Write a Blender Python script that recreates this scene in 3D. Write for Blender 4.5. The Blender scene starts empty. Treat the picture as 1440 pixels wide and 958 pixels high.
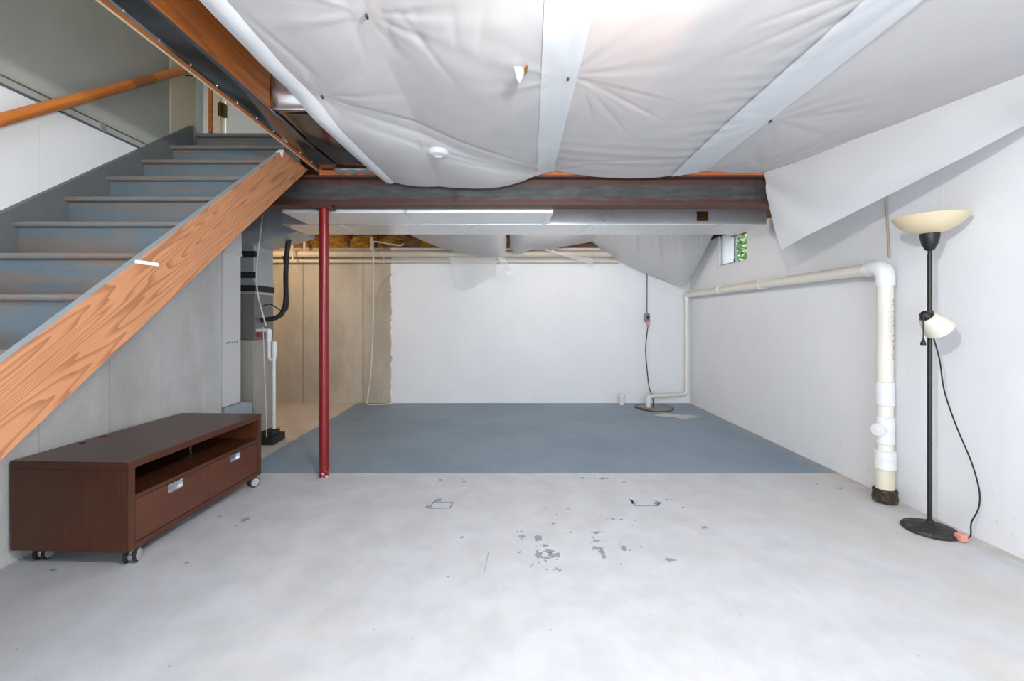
import bpy, bmesh, math, random
from mathutils import Vector, Matrix, noise as mn
random.seed(7)
S = bpy.context.scene
C = S.collection
PI = math.pi

# ------------------------------------------------------------------ camera, world, light, exposure
F, VX, VY, EYE = 620.0, 712.0, 446.0, 1.22        # focal length in px, vanishing point of the room, eye height
cd = bpy.data.cameras.new('camera'); cam = bpy.data.objects.new('camera', cd); C.objects.link(cam)
cam.location = (0, 0, EYE); cam.rotation_euler = (PI/2, 0, 0)
cd.sensor_width = 36; cd.lens = F/1440*36
cd.shift_x = (720-VX)/1440; cd.shift_y = (VY-479)/1440
cd.clip_start = .02
S.camera = cam
S.view_settings.view_transform = 'Standard'; S.view_settings.look = 'None'
S.view_settings.exposure = 0.26; S.view_settings.gamma = 1; S.view_settings.use_curve_mapping = False

w = bpy.data.worlds.new('world'); S.world = w; w.use_nodes = True
bg = w.node_tree.nodes['Background']
bg.inputs['Color'].default_value = (.80, .90, 1, 1); bg.inputs['Strength'].default_value = 2.6

def area(name, loc, rot, sx, sy, power, col):
    d = bpy.data.lights.new(name, 'AREA'); d.shape = 'RECTANGLE'; d.size = sx; d.size_y = sy
    d.energy = power; d.color = col
    o = bpy.data.objects.new(name, d); C.objects.link(o); o.location = loc; o.rotation_euler = rot
    return o
# added fill light, set as daylight in an invented glass door behind the camera
area('added_door_fill', (0.2, -2.52, 1.08), (PI/2, 0, 0), 2.6, 1.9, 112, (.80, .90, 1))

# ------------------------------------------------------------------ pixel -> place
def P(px, py, y): return Vector(((px-VX)/F*y, y, EYE-(py-VY)/F*y))
def G(px, py, z=0):
    y = (EYE-z)*F/(py-VY); return Vector(((px-VX)/F*y, y, z))
def PX(px, py, x):
    y = x*F/(px-VX); return Vector((x, y, EYE-(py-VY)/F*y))

# ------------------------------------------------------------------ materials
class NT:
    def __init__(s, name):
        s.m = bpy.data.materials.new(name); s.m.use_nodes = True
        s.t = s.m.node_tree; s.b = s.t.nodes['Principled BSDF']; s.out = s.t.nodes['Material Output']
    def n(s, typ, ins=None, **props):
        nd = s.t.nodes.new(typ)
        for k, v in props.items(): setattr(nd, k, v)
        for k, v in (ins or {}).items():
            if isinstance(v, bpy.types.NodeSocket): s.t.links.new(v, nd.inputs[k])
            else: nd.inputs[k].default_value = v
        return nd
    def link(s, a, b): s.t.links.new(a, b)
    def pos(s): return s.n('ShaderNodeNewGeometry').outputs['Position']
    def obj(s): return s.n('ShaderNodeTexCoord').outputs['Object']
    def map(s, vec, scale=(1,1,1), rot=(0,0,0), loc=(0,0,0)):
        return s.n('ShaderNodeMapping', {'Vector': vec, 'Scale': scale, 'Rotation': rot, 'Location': loc}).outputs[0]
    def noise(s, vec, scale=5, detail=4, rough=.55, dist=0):
        return s.n('ShaderNodeTexNoise', {'Vector': vec, 'Scale': scale, 'Detail': detail, 'Roughness': rough, 'Distortion': dist}).outputs['Fac']
    def math(s, op, a, b=0.0, c=0.0, clamp=False):
        nd = s.t.nodes.new('ShaderNodeMath'); nd.operation = op; nd.use_clamp = clamp
        for i, v in enumerate((a, b, c)):
            if isinstance(v, bpy.types.NodeSocket): s.t.links.new(v, nd.inputs[i])
            else: nd.inputs[i].default_value = v
        return nd.outputs[0]
    def step(s, v, a, b):                       # smooth 0..1 from a to b
        return s.n('ShaderNodeMapRange', {'Value': v, 'From Min': a, 'From Max': b}, interpolation_type='SMOOTHSTEP').outputs[0]
    def ramp(s, fac, stops):
        nd = s.t.nodes.new('ShaderNodeValToRGB'); s.t.links.new(fac, nd.inputs[0]); e = nd.color_ramp.elements
        while len(e) < len(stops): e.new(.5)
        for el, (p, c) in zip(e, stops): el.position = p; el.color = (*c, 1)
        return nd.outputs[0]
    def mix(s, f, a, b, blend='MIX'):
        nd = s.t.nodes.new('ShaderNodeMix'); nd.data_type = 'RGBA'; nd.blend_type = blend
        for i, v in ((0, f), (6, a), (7, b)):
            if isinstance(v, bpy.types.NodeSocket): s.t.links.new(v, nd.inputs[i])
            elif i == 0: nd.inputs[0].default_value = v
            else: nd.inputs[i].default_value = (*v, 1)
        return nd.outputs[2]
    def xyz(s, v): return s.n('ShaderNodeSeparateXYZ', {0: v}).outputs
    def bump(s, h, strength=.3, dist=.01):
        s.link(s.n('ShaderNodeBump', {'Height': h, 'Strength': strength, 'Distance': dist}).outputs[0], s.b.inputs['Normal'])
    def fin(s, col, rough=.6, metal=0.0, spec=.5):
        for k, v in (('Base Color', col), ('Roughness', rough), ('Metallic', metal), ('Specular IOR Level', spec)):
            if isinstance(v, bpy.types.NodeSocket): s.link(v, s.b.inputs[k])
            else: s.b.inputs[k].default_value = (*v, 1) if k == 'Base Color' else v
        return s.m

def srgb(r, g, b):
    f = lambda c: (c/255/12.92) if c/255 <= .04045 else ((c/255+.055)/1.055)**2.4
    return (f(r), f(g), f(b))

def simple(name, col, rough=.5, metal=0, var=.12, scale=30, bump=0):
    t = NT(name); n = t.noise(t.obj(), scale)
    c = t.mix(n, tuple(c*(1-var) for c in col), tuple(min(1, c*(1+var)) for c in col))
    if bump: t.bump(n, bump, .004)
    return t.fin(c, rough, metal)

def vlines(t, coord, period, off, width):
    """0..1, one on thin lines every `period` metres of coord"""
    f = t.math('FRACT', t.math('DIVIDE', t.math('SUBTRACT', coord, off), period))
    d = t.math('ABSOLUTE', t.math('SUBTRACT', f, .5))
    return t.step(d, .5-width/period, .5)

def m_concrete(name, axis, c0, c1, period, off, white=None, lw=.005, ls=.45):
    t = NT(name); p = t.pos(); x = t.xyz(p)
    big = t.noise(t.map(p, (1, 1, .6)), 1.6, 5, .6); fine = t.noise(p, 55, 4, .7)
    streak = t.noise(t.map(p, (2.5, 2.5, .5)), 1.5, 3)
    col = t.mix(t.step(big, .3, .72), c0, c1)
    col = t.mix(t.math('MULTIPLY', t.step(streak, .5, .75), .35), col, tuple(c*1.25 for c in c1))
    col = t.mix(t.math('MULTIPLY', t.step(fine, .45, .75), .25), col, tuple(c*.7 for c in c0))
    ln = vlines(t, x[axis], period, off, lw)
    col = t.mix(t.math('MULTIPLY', ln, ls), col, tuple(c*.5 for c in c0))
    pits = t.step(t.noise(p, 120, 2), .70, .76)
    col = t.mix(t.math('MULTIPLY', pits, .5), col, tuple(c*.4 for c in c0))
    h = t.math('ADD', t.math('MULTIPLY', fine, .5), t.math('ADD', t.math('MULTIPLY', ln, .25), t.math('MULTIPLY', big, 1.0)))
    if white:
        edge = t.noise(t.map(p, (1, 1, 2.2)), 3, 5, .65)
        m = white(t, x, edge)
        wn = t.noise(t.map(p, (1, 1, .7)), 2.2, 4)
        wc = t.mix(wn, srgb(226, 229, 233), srgb(240, 241, 243))
        wc = t.mix(t.math('MULTIPLY', ln, .04), wc, srgb(175, 178, 182))
        chip = t.math('MULTIPLY', t.step(t.noise(p, 26, 4, .7), .62, .66), t.step(x[2], .5, .05))
        wc = t.mix(t.math('MULTIPLY', chip, .2), wc, srgb(170, 170, 168))
        col = t.mix(m, col, wc)
    t.bump(h, .28, .008)
    return t.fin(col, .75, 0, .3)

M = {}
CG0, CG1 = srgb(182, 183, 182), srgb(208, 209, 209)
M['concrete_left'] = m_concrete('bare_grey_concrete', 1, CG0, CG1, .41, 2.72)
M['concrete_back'] = m_concrete('back_wall_concrete', 0, srgb(170, 158, 142), srgb(200, 190, 174), .85, -2.88,
    lambda t, x, e: t.step(t.math('ADD', x[0], t.math('MULTIPLY', t.math('SUBTRACT', e, .5), .14)), -1.645, -1.625), .016, .75)
M['white_wall'] = m_concrete('white_painted_concrete', 1, CG0, CG1, .62, 2.63, lambda t, x, e: t.math('ADD', x[0], 10, 0, True))
M['white_wall_back'] = M['white_wall']
# left foundation wall: bare below the stairs, white above them
M['left_wall'] = m_concrete('left_wall_concrete', 1, CG0, CG1, .41, 2.72,
    lambda t, x, e: t.step(t.math('SUBTRACT', x[2], t.math('MULTIPLY', x[1], .7595)), -.12, -.08))
t = NT('grey_stairwell_paint'); n = t.noise(t.pos(), 1.3, 4)
M['grey_paint'] = t.fin(t.mix(t.step(n, .35, .7), srgb(158, 162, 157), srgb(172, 175, 169)), .8)

def floor_mat():
    t = NT('painted_concrete_floor'); p = t.pos(); x = t.xyz(p)
    big = t.noise(p, .9, 5, .6); mid = t.noise(p, 5, 5, .6); fine = t.noise(p, 60, 3, .7)
    col = t.mix(t.step(mid, .3, .7), srgb(195, 198, 203), srgb(208, 211, 217))
    dirt = t.math('MULTIPLY', t.step(t.noise(p, 2.1, 5, .65), .52, .75), .5)
    col = t.mix(dirt, col, srgb(208, 200, 190))
    tan = t.math('MULTIPLY', t.step(x[0], .6, 2.5), t.step(t.noise(p, 1.7, 4, .6), .35, .65))
    col = t.mix(t.math('MULTIPLY', tan, .55), col, srgb(203, 195, 184))
    sp = t.math('MULTIPLY', t.step(t.noise(p, 38, 2), .715, .75), .5)
    col = t.mix(sp, col, srgb(150, 145, 140))
    # tan bare slab of the furnace corner
    edge = t.math('SUBTRACT', t.noise(p, 4, 6, .6), .5)
    yb = t.step(t.math('ADD', x[1], t.math('MULTIPLY', edge, .05)), 3.438, 3.446)
    bare = t.mix(mid, srgb(196, 184, 170), srgb(214, 204, 192))
    # blue-grey paint
    bl = t.mix(t.step(big, .3, .7), srgb(122, 142, 158), srgb(140, 158, 172))
    bl = t.mix(t.math('MULTIPLY', t.step(mid, .5, .8), .45), bl, srgb(146, 158, 166))
    bl = t.mix(t.math('MULTIPLY', t.step(fine, .6, .75), .25), bl, srgb(92, 106, 116))
    d1 = t.n('ShaderNodeVectorMath', {0: t.map(p, (1, 2.6, 0), loc=(-2.06, -5.44*2.6, 0)), 1: (0, 0, 0)}, operation='DISTANCE').outputs['Value']
    d1 = t.math('ADD', d1, t.math('MULTIPLY', edge, 1.2))
    bl = t.mix(t.step(d1, .30, .24), bl, srgb(198, 196, 192))
    scr = t.step(t.noise(t.map(p, (1, 3, 1)), 3.2, 5, .7), .66, .72)
    bl = t.mix(t.math('MULTIPLY', scr, .3), bl, srgb(170, 176, 180))
    xb = t.step(t.math('ADD', x[0], t.math('MULTIPLY', edge, .12)), -2.115, -2.085)
    beyond = t.mix(xb, bare, bl)
    col = t.mix(yb, col, beyond)
    # dust along the right wall foot
    dust = t.math('MULTIPLY', t.step(x[0], 2.40, 2.60), t.step(t.noise(p, 9, 4), .35, .6))
    col = t.mix(t.math('MULTIPLY', dust, .5), col, srgb(176, 164, 148))
    t.bump(t.math('ADD', mid, t.math('MULTIPLY', fine, .3)), .12, .006)
    rough = t.math('ADD', .42, t.math('MULTIPLY', mid, .2))
    return t.fin(col, rough, 0, .4)
M['floor'] = floor_mat()

def wood(name, c0, c1, line, rot=(0,0,0), su=.7, sv=6, bands=12, dark=.7, rough=.55, off=(0,0,0)):
    """u = grain direction = local Y after rot"""
    t = NT(name); v = t.map(t.obj(), (1, 1, 1), rot, off)
    v2 = t.map(v, (sv, su, sv))
    n = t.noise(v2, 1.0, 2, .45, .25)
    fr = t.math('FRACT', t.math('MULTIPLY', n, bands))
    ln = t.math('MULTIPLY', t.step(fr, .45, .93), t.step(fr, 1.0, .95))
    fine = t.noise(t.map(v, (130, 4, 130)), 1, 3, .6)
    mot = t.noise(v, 4, 3)
    col = t.mix(mot, c0, c1)
    col = t.mix(t.math('MULTIPLY', ln, dark), col, line)
    col = t.mix(t.math('MULTIPLY', t.step(fine, .5, .75), .35), col, tuple(c*.75 for c in c0))
    t.bump(fine, .1, .002)
    return t.fin(col, rough)
PITCH = math.atan(.7595)
M['stringer_wood'] = wood('orange_fir_stringer', srgb(172, 116, 78), srgb(188, 136, 98), srgb(128, 76, 46), (-PITCH, 0, 0), .5, 9, 18, .66)
M['joist_wood'] = wood('orange_joist_wood', srgb(170, 98, 42), srgb(190, 116, 58), srgb(130, 68, 26), (0,0,0), .6, 7, 8, .5)
M['plate_wood'] = wood('orange_plate_wood', srgb(176, 98, 44), srgb(192, 112, 56), srgb(130, 66, 26), (0,0,PI/2), .6, 7, 8, .5)
M['rail_wood'] = wood('varnished_rail_wood', srgb(190, 110, 48), srgb(210, 130, 62), srgb(150, 80, 34), (-PITCH,0,0), .5, 14, 6, .4, .35)
M['rail_dark'] = wood('dark_rail_wood', srgb(140, 80, 40), srgb(160, 94, 50), srgb(104, 56, 28), (-PITCH,0,0), .5, 14, 6, .4, .35)
M['cabinet'] = wood('dark_brown_veneer', srgb(74, 39, 23), srgb(86, 46, 28), srgb(56, 28, 15), (0,0,0), .5, 22, 7, .5, .33)
M['cabinet_end'] = wood('dark_brown_veneer_upright', srgb(74, 38, 18), srgb(86, 45, 22), srgb(55, 27, 11), (PI/2,0,0), .5, 22, 7, .5, .36)
M['drawer'] = wood('brown_drawer_veneer', srgb(84, 43, 26), srgb(97, 51, 32), srgb(63, 31, 18), (0,0,0), .5, 22, 7, .5, .36)
M['cabinet_in'] = simple('dark_niche_veneer', srgb(58, 30, 20), .4)
M['rim_wood'] = wood('brown_rim_wood', srgb(120, 82, 52), srgb(140, 98, 64), srgb(90, 58, 36), (0,0,PI/2), .6, 7, 8, .4)

def worn(name, paint0, paint1, bare, amt, sx=.8):
    t = NT(name); p = t.pos()
    n = t.noise(t.map(p, (sx, 2, 6)), 2.4, 5, .6); f = t.noise(t.map(p, (3, 60, 90)), 1, 3, .6)
    g = t.noise(t.map(p, (1, 5, 26)), 1.7, 3, .5, .8)
    col = t.mix(t.noise(p, 6, 4), paint0, paint1)
    m = t.math('MULTIPLY', t.step(n, .62-amt, .80-amt), t.math('ADD', .35, t.math('MULTIPLY', g, .75)), 0, True)
    col = t.mix(m, col, bare)
    col = t.mix(t.math('MULTIPLY', t.step(t.math('FRACT', t.math('MULTIPLY', g, 9)), .6, .95), .22), col, tuple(c*.65 for c in paint0))
    t.bump(f, .15, .002)
    return t.fin(col, .6)
M['riser'] = worn('worn_blue_grey_riser', srgb(84, 98, 106), srgb(104, 117, 124), srgb(122, 104, 90), .18)
M['tread'] = worn('worn_grey_tread', srgb(100, 101, 100), srgb(124, 123, 121), srgb(124, 98, 80), .17)
M['stringer_grey'] = worn('grey_painted_stringer', srgb(92, 98, 100), srgb(110, 116, 117), srgb(120, 112, 100), -.05)
M['grey_edge'] = simple('grey_paint_edge', srgb(132, 140, 145), .6)

# steel
t = NT('rusty_steel_beam'); p = t.pos(); z = t.xyz(p)[2]
n = t.noise(t.map(p, (3, 3, 14)), 2, 5, .65); st = t.noise(t.map(p, (30, 4, 1.2)), 1, 3)
zz = t.math('ADD', z, t.math('MULTIPLY', t.math('SUBTRACT', n, .5), .06))
rust = t.math('MAXIMUM', t.step(zz, 2.215, 2.245), t.step(zz, 2.135, 2.11))
col = t.mix(t.step(n, .3, .7), srgb(54, 53, 55), srgb(80, 78, 77))
col = t.mix(t.math('MULTIPLY', rust, t.math('ADD', .6, t.math('MULTIPLY', st, .4))), col, srgb(80, 44, 30))
col = t.mix(t.math('MULTIPLY', t.step(st, .62, .7), .5), col, srgb(46, 40, 40))
t.bump(n, .15, .003)
M['beam'] = t.fin(col, .55, .25)
t = NT('red_post_paint'); p = t.obj(); z = t.xyz(p)[2]; n = t.noise(p, 45, 4, .7)
chip = t.math('MULTIPLY', t.step(n, .56, .6), t.step(z, .10, .02))
col = t.mix(t.noise(p, 12), srgb(112, 15, 20), srgb(128, 22, 27)); col = t.mix(chip, col, srgb(205, 200, 196))
M['red'] = t.fin(col, .3)

def galv(name, c, rough=.3, metal=.85):
    t = NT(name); p = t.obj()
    v = t.n('ShaderNodeTexVoronoi', {'Vector': p, 'Scale': 55}).outputs['Color']
    n = t.noise(p, 3, 3)
    col = t.mix(.10, t.mix(n, tuple(x*.9 for x in c), c), v)
    col = t.mix(.6, col, c)
    t.bump(t.noise(p, 2.2, 2), .06, .02)
    return t.fin(col, t.math('ADD', rough-.05, t.math('MULTIPLY', n, .12)), metal)
M['galv'] = galv('galvanised_duct', (.74, .74, .74), .28, .7)
M['galv_wrap'] = galv('bright_galvanised_duct', (.88, .89, .90), .38, .55)
M['galv_blue'] = galv('blue_galvanised_plenum', (.50, .56, .62), .38, .7)
M['pan'] = galv('dark_joist_pan', (.30, .31, .33), .16, 1)
M['furnace'] = simple('grey_furnace_enamel', srgb(168, 164, 158), .45, .1, .05)
M['coil_case'] = simple('grey_coil_case', srgb(130, 128, 128), .4, .4, .06)
M['duct_board'] = simple('white_duct_board', srgb(208, 209, 212), .8, 0, .04, 12, .1)
M['foil'] = galv('silver_foil', (.85, .86, .88), .3, .8)
M['chrome'] = simple('brushed_metal', (.62, .63, .65), .25, 1, .05)
M['hinge'] = simple('tarnished_brass', srgb(110, 84, 40), .35, .9)
M['black'] = simple('black_rubber', srgb(26, 26, 27), .6)
M['black_metal'] = simple('black_lamp_metal', srgb(34, 31, 30), .42, .2, .2, 18)
t = NT('dusty_black_base'); n = t.noise(t.map(t.obj(), (1, 2.4, 1)), 13, 5, .65, 1)
M['lamp_base'] = t.fin(t.mix(t.step(n, .5, .8), srgb(34, 32, 31), srgb(104, 98, 92)), .6)
M['caster_hub'] = simple('grey_caster_hub', srgb(176, 178, 182), .35, .2)
M['yellow'] = simple('yellow_label', srgb(196, 182, 40), .5)
M['red_tag'] = simple('red_print', srgb(206, 120, 116), .6)
M['red_valve'] = simple('red_valve', srgb(150, 30, 30), .4)
M['pink'] = simple('pink_plug', srgb(222, 150, 134), .5)
M['grey_plastic'] = simple('grey_box_plastic', srgb(120, 130, 138), .5)
M['white_cable'] = simple('white_cable', srgb(206, 202, 194), .5)
M['tan_cable'] = simple('tan_cable', srgb(178, 160, 142), .5)
M['copper'] = simple('copper_tube', srgb(150, 92, 60), .35, .9)
M['dark_strip'] = simple('brown_caulk_strip', srgb(92, 84, 76), .7)
M['slate_strip'] = simple('slate_caulk_strip', srgb(88, 98, 106), .7)
M['staple'] = simple('dark_staple', srgb(40, 60, 66), .5)
M['scuff'] = simple('dark_paint_scuff', srgb(146, 150, 160), .7, 0, .2, 60)
M['scuff_light'] = simple('tan_floor_stain', srgb(212, 200, 184), .8, 0, .05, 20)
t = NT('cream_pvc'); n = t.noise(t.obj(), 5, 4); M['pvc'] = t.fin(t.mix(n, srgb(226, 221, 208), srgb(238, 235, 226)), .32)
t = NT('yellowed_pvc'); n = t.noise(t.obj(), 6, 4); M['pvc_old'] = t.fin(t.mix(t.step(n, .3, .7), srgb(214, 206, 180), srgb(230, 225, 208)), .36)
M['pvc_white'] = simple('white_pvc_fitting', srgb(232, 233, 233), .3, 0, .03)
M['pvc_tan'] = simple('tan_overhead_pvc', srgb(206, 196, 178), .4, 0, .05)
t = NT('tarred_collar'); n = t.noise(t.obj(), 40, 5, .7)
M['tar'] = t.fin(t.ramp(n, [(.35, srgb(30, 27, 25)), (.55, srgb(64, 52, 40)), (.66, srgb(120, 96, 62)), (.74, srgb(176, 170, 160))]), .8); t.bump(n, .8, .01)
t = NT('mineral_insulation'); n = t.noise(t.map(t.pos(), (1, 1, 2.5)), 9, 6, .7); 
M['insul'] = t.fin(t.ramp(n, [(.3, srgb(96, 66, 24)), (.5, srgb(160, 112, 40)), (.7, srgb(206, 160, 76))]), .95); t.bump(n, .9, .04)
M['subfloor'] = simple('subfloor_board', srgb(176, 140, 98), .8, 0, .15, 8)
M['white_paint'] = simple('white_enamel', srgb(226, 226, 222), .45, 0, .03)
M['door_paint'] = simple('cream_door_paint', srgb(212, 211, 202), .45, 0, .03)
M['jamb'] = simple('cream_jamb', srgb(206, 196, 172), .5, 0, .05)
M['drywall_edge'] = simple('drywall_edge', srgb(206, 186, 160), .8)
M['alum'] = simple('window_aluminium', srgb(150, 158, 160), .35, .5)
t = NT('window_glass'); t.fin((1, 1, 1), .02); t.b.inputs['Transmission Weight'].default_value = 1; t.b.inputs['IOR'].default_value = 1.05; M['glass'] = t.m
t = NT('frosted_pane'); t.fin((.95, .97, 1), .6); t.b.inputs['Transmission Weight'].default_value = .9; t.b.inputs['IOR'].default_value = 1.2; M['frosted'] = t.m
M['backing_white'] = simple('white_backing', srgb(240, 242, 244), .8)
t = NT('sunlit_leaf'); n = t.noise(t.obj(), 7, 3); M['leaf'] = t.fin(t.mix(n, srgb(166, 200, 138), srgb(222, 238, 200)), .6)
M['soil'] = simple('outside_soil', srgb(110, 96, 78), .9)
t = NT('cream_glass_bowl'); t.fin(srgb(220, 200, 168), .35); t.b.inputs['Subsurface Weight'].default_value = .15; M['bowl'] = t.m
M['shade'] = simple('cream_plastic_shade', srgb(216, 212, 198), .4, 0, .02)
t = NT('lit_bulb'); t.fin((1, .95, .85), .4); t.b.inputs['Emission Color'].default_value = (1, .9, .75, 1); t.b.inputs['Emission Strength'].default_value = 6; M['bulb'] = t.m
M['porcelain'] = simple('white_porcelain', srgb(232, 232, 228), .3, 0, .02)

def plastic(name, transp, c=(.82, .825, .835)):
    t = NT(name); t.t.nodes.remove(t.b)
    n = t.noise(t.pos(), 1.1, 3)
    col = t.mix(n, tuple(x*.97 for x in c), c)
    h = t.noise(t.map(t.pos(), (1, .5, 1), (0, 0, .5)), 9, 3, .55, .8)
    bp = t.n('ShaderNodeBump', {'Height': h, 'Strength': .10, 'Distance': .02}).outputs[0]
    df = t.n('ShaderNodeBsdfDiffuse', {'Color': col, 'Normal': bp}).outputs[0]
    tl = t.n('ShaderNodeBsdfTranslucent', {'Color': col, 'Normal': bp}).outputs[0]
    gl = t.n('ShaderNodeBsdfGlossy', {'Color': (1, 1, 1, 1), 'Roughness': .32, 'Normal': bp}).outputs[0]
    tr = t.n('ShaderNodeBsdfTransparent').outputs[0]
    a = t.n('ShaderNodeMixShader', {0: .28, 1: df, 2: tl}).outputs[0]
    b = t.n('ShaderNodeMixShader', {0: .06, 1: a, 2: gl}).outputs[0]
    c_ = t.n('ShaderNodeMixShader', {0: transp, 1: b, 2: tr}).outputs[0]
    t.link(c_, t.out.inputs[0])
    return t.m
M['plastic'] = plastic('milky_plastic_film', .13)
M['plastic_double'] = plastic('doubled_milky_film', .03, (.84, .86, .89))
M['plastic_thin'] = plastic('thin_clear_film', .62)

# ------------------------------------------------------------------ mesh helpers
WPOS = {}
class MB:
    def __init__(s): s.v = []; s.f = []; s.smooth = set()
    def _add(s, vs, fs, smooth=False):
        o = len(s.v); s.v += [Vector(v) for v in vs]
        for f in fs:
            if smooth: s.smooth.add(len(s.f))
            s.f.append([i+o for i in f])
        return s
    def box(s, a, b, bev=0):
        x0, y0, z0 = [min(p, q) for p, q in zip(a, b)]; x1, y1, z1 = [max(p, q) for p, q in zip(a, b)]
        if not bev:
            vs = [(x0,y0,z0),(x1,y0,z0),(x1,y1,z0),(x0,y1,z0),(x0,y0,z1),(x1,y0,z1),(x1,y1,z1),(x0,y1,z1)]
            return s._add(vs, [(0,3,2,1),(4,5,6,7),(0,1,5,4),(1,2,6,5),(2,3,7,6),(3,0,4,7)])
        bm = bmesh.new(); bmesh.ops.create_cube(bm, size=1)
        for v in bm.verts: v.co = Vector((x0+(v.co.x+.5)*(x1-x0), y0+(v.co.y+.5)*(y1-y0), z0+(v.co.z+.5)*(z1-z0)))
        bmesh.ops.bevel(bm, geom=bm.edges[:], offset=bev, segments=2, profile=.6, affect='EDGES')
        s.bm(bm); return s
    def bm(s, bm, smooth=False):
        bm.verts.index_update()
        s._add([v.co.copy() for v in bm.verts], [[v.index for v in f.verts] for f in bm.faces], smooth); bm.free(); return s
    def prism(s, poly, axis, a, b):
        """poly 2-D points extruded along axis (0 x: (y,z); 1 y: (x,z); 2 z: (x,y))"""
        def mk(p, h):
            return ((h, p[0], p[1]), (p[0], h, p[1]), (p[0], p[1], h))[axis]
        n = len(poly)
        vs = [mk(p, a) for p in poly]+[mk(p, b) for p in poly]
        fs = [list(range(n))[::-1], list(range(n, 2*n))]+[[i, (i+1) % n, n+(i+1) % n, n+i] for i in range(n)]
        return s._add(vs, fs)
    def tube(s, pts, r, seg=12, caps=True):
        pts = [Vector(p) for p in pts]; n = len(pts)
        rs = r if isinstance(r, (list, tuple)) else [r]*n
        up = Vector((0, 0, 1)); rings = []; prev = None
        for i, p in enumerate(pts):
            d = (pts[min(i+1, n-1)]-pts[max(i-1, 0)]).normalized()
            if prev is None:
                a = up if abs(d.z) < .9 else Vector((1, 0, 0)); u = d.cross(a).normalized()
            else: u = (prev-d*prev.dot(d)).normalized()
            prev = u; v = d.cross(u)
            rings.append([p+(u*math.cos(2*PI*k/seg)+v*math.sin(2*PI*k/seg))*rs[i] for k in range(seg)])
        vs = [q for rg in rings for q in rg]
        s._add(vs, [[i*seg+k, i*seg+(k+1) % seg, (i+1)*seg+(k+1) % seg, (i+1)*seg+k] for i in range(n-1) for k in range(seg)], True)
        if caps:
            o = len(s.v)-n*seg
            s.f.append([o+k for k in range(seg)][::-1]); s.f.append([o+(n-1)*seg+k for k in range(seg)])
        return s
    def lathe(s, prof, c, seg=32, axis=(0,0,1), closed=False):
        q = Vector((0, 0, 1)).rotation_difference(Vector(axis).normalized()); c = Vector(c); n = len(prof)
        vs = []
        for r, h in prof:
            for k in range(seg):
                vs.append(c+q @ Vector((r*math.cos(2*PI*k/seg), r*math.sin(2*PI*k/seg), h)))
        fs = [[i*seg+k, i*seg+(k+1) % seg, (i+1)*seg+(k+1) % seg, (i+1)*seg+k] for i in range(n-1) for k in range(seg)]
        s._add(vs, fs, True)
        o = len(s.v)-n*seg
        if prof[0][0] > 1e-4 and not closed: s.f.append([o+k for k in range(seg)][::-1])
        if prof[-1][0] > 1e-4 and not closed: s.f.append([o+(n-1)*seg+k for k in range(seg)])
        return s
    def grid(s, fn, nu, nv, skip=None):
        vs = [fn(i/nu, j/nv) for j in range(nv+1) for i in range(nu+1)]
        fs = [[j*(nu+1)+i, j*(nu+1)+i+1, (j+1)*(nu+1)+i+1, (j+1)*(nu+1)+i] for j in range(nv) for i in range(nu) if not (skip and skip(i/nu, j/nv))]
        return s._add(vs, fs, True)
    def build(s, name, mat, parent=None, solid=0, label=None):
        me = bpy.data.meshes.new(name)
        lo = Vector([min(v[i] for v in s.v) for i in range(3)]); hi = Vector([max(v[i] for v in s.v) for i in range(3)])
        c = Vector(((lo.x+hi.x)/2, (lo.y+hi.y)/2, lo.z))
        me.from_pydata([v-c for v in s.v], [], s.f); me.update()
        bm = bmesh.new(); bm.from_mesh(me)
        bmesh.ops.recalc_face_normals(bm, faces=bm.faces[:]); bm.to_mesh(me); bm.free()
        for i in s.smooth: me.polygons[i].use_smooth = True
        if s.smooth: me.set_sharp_from_angle(angle=math.radians(38))
        me.materials.append(M[mat])
        o = bpy.data.objects.new(name, me); C.objects.link(o)
        o.location = c-(WPOS[parent.name] if parent else Vector())
        WPOS[o.name] = c
        if parent: o.parent = parent
        if solid:
            md = o.modifiers.new('thickness', 'SOLIDIFY'); md.thickness = solid; md.offset = 0
        if label: o['label'] = label
        return o
def B(a, b, bev=0): return MB().box(a, b, bev)
def tag(o, label=None, cat=None, group=None, kind=None):
    if label: o['label'] = label
    if cat: o['category'] = cat
    if group: o['group'] = group
    if kind: o['kind'] = kind
    return o
def thing(name, loc, label, cat, group=None, local=False, rz=0):
    o = bpy.data.objects.new(name, None); C.objects.link(o); o.location = loc; o.rotation_euler.z = rz
    o.empty_display_size = .1
    WPOS[o.name] = Vector() if local else Vector(loc)
    return tag(o, label, cat, group)
def struct(name, mb, mat, parent=None):
    o = mb.build(name, mat, parent)
    if not parent: o['kind'] = 'structure'
    return o
def like(o, parent, loc_world):
    """another piece sharing o's mesh, its base centre at loc_world"""
    c = o.copy(); C.objects.link(c); c.parent = parent
    c.location = Vector(loc_world)-(WPOS[parent.name] if parent else Vector()); WPOS[c.name] = Vector(loc_world)
    return c
def smooth_path(pts, n=8):
    pts = [Vector(p) for p in pts]; out = []
    for i in range(len(pts)-1):
        p0, p1, p2, p3 = pts[max(i-1, 0)], pts[i], pts[i+1], pts[min(i+2, len(pts)-1)]
        for k in range(n):
            t_ = k/n
            out.append(.5*((2*p1)+(p2-p0)*t_+(2*p0-5*p1+4*p2-p3)*t_*t_+(3*p1-p0-3*p2+p3)*t_**3))
    return out+[pts[-1]]

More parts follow.
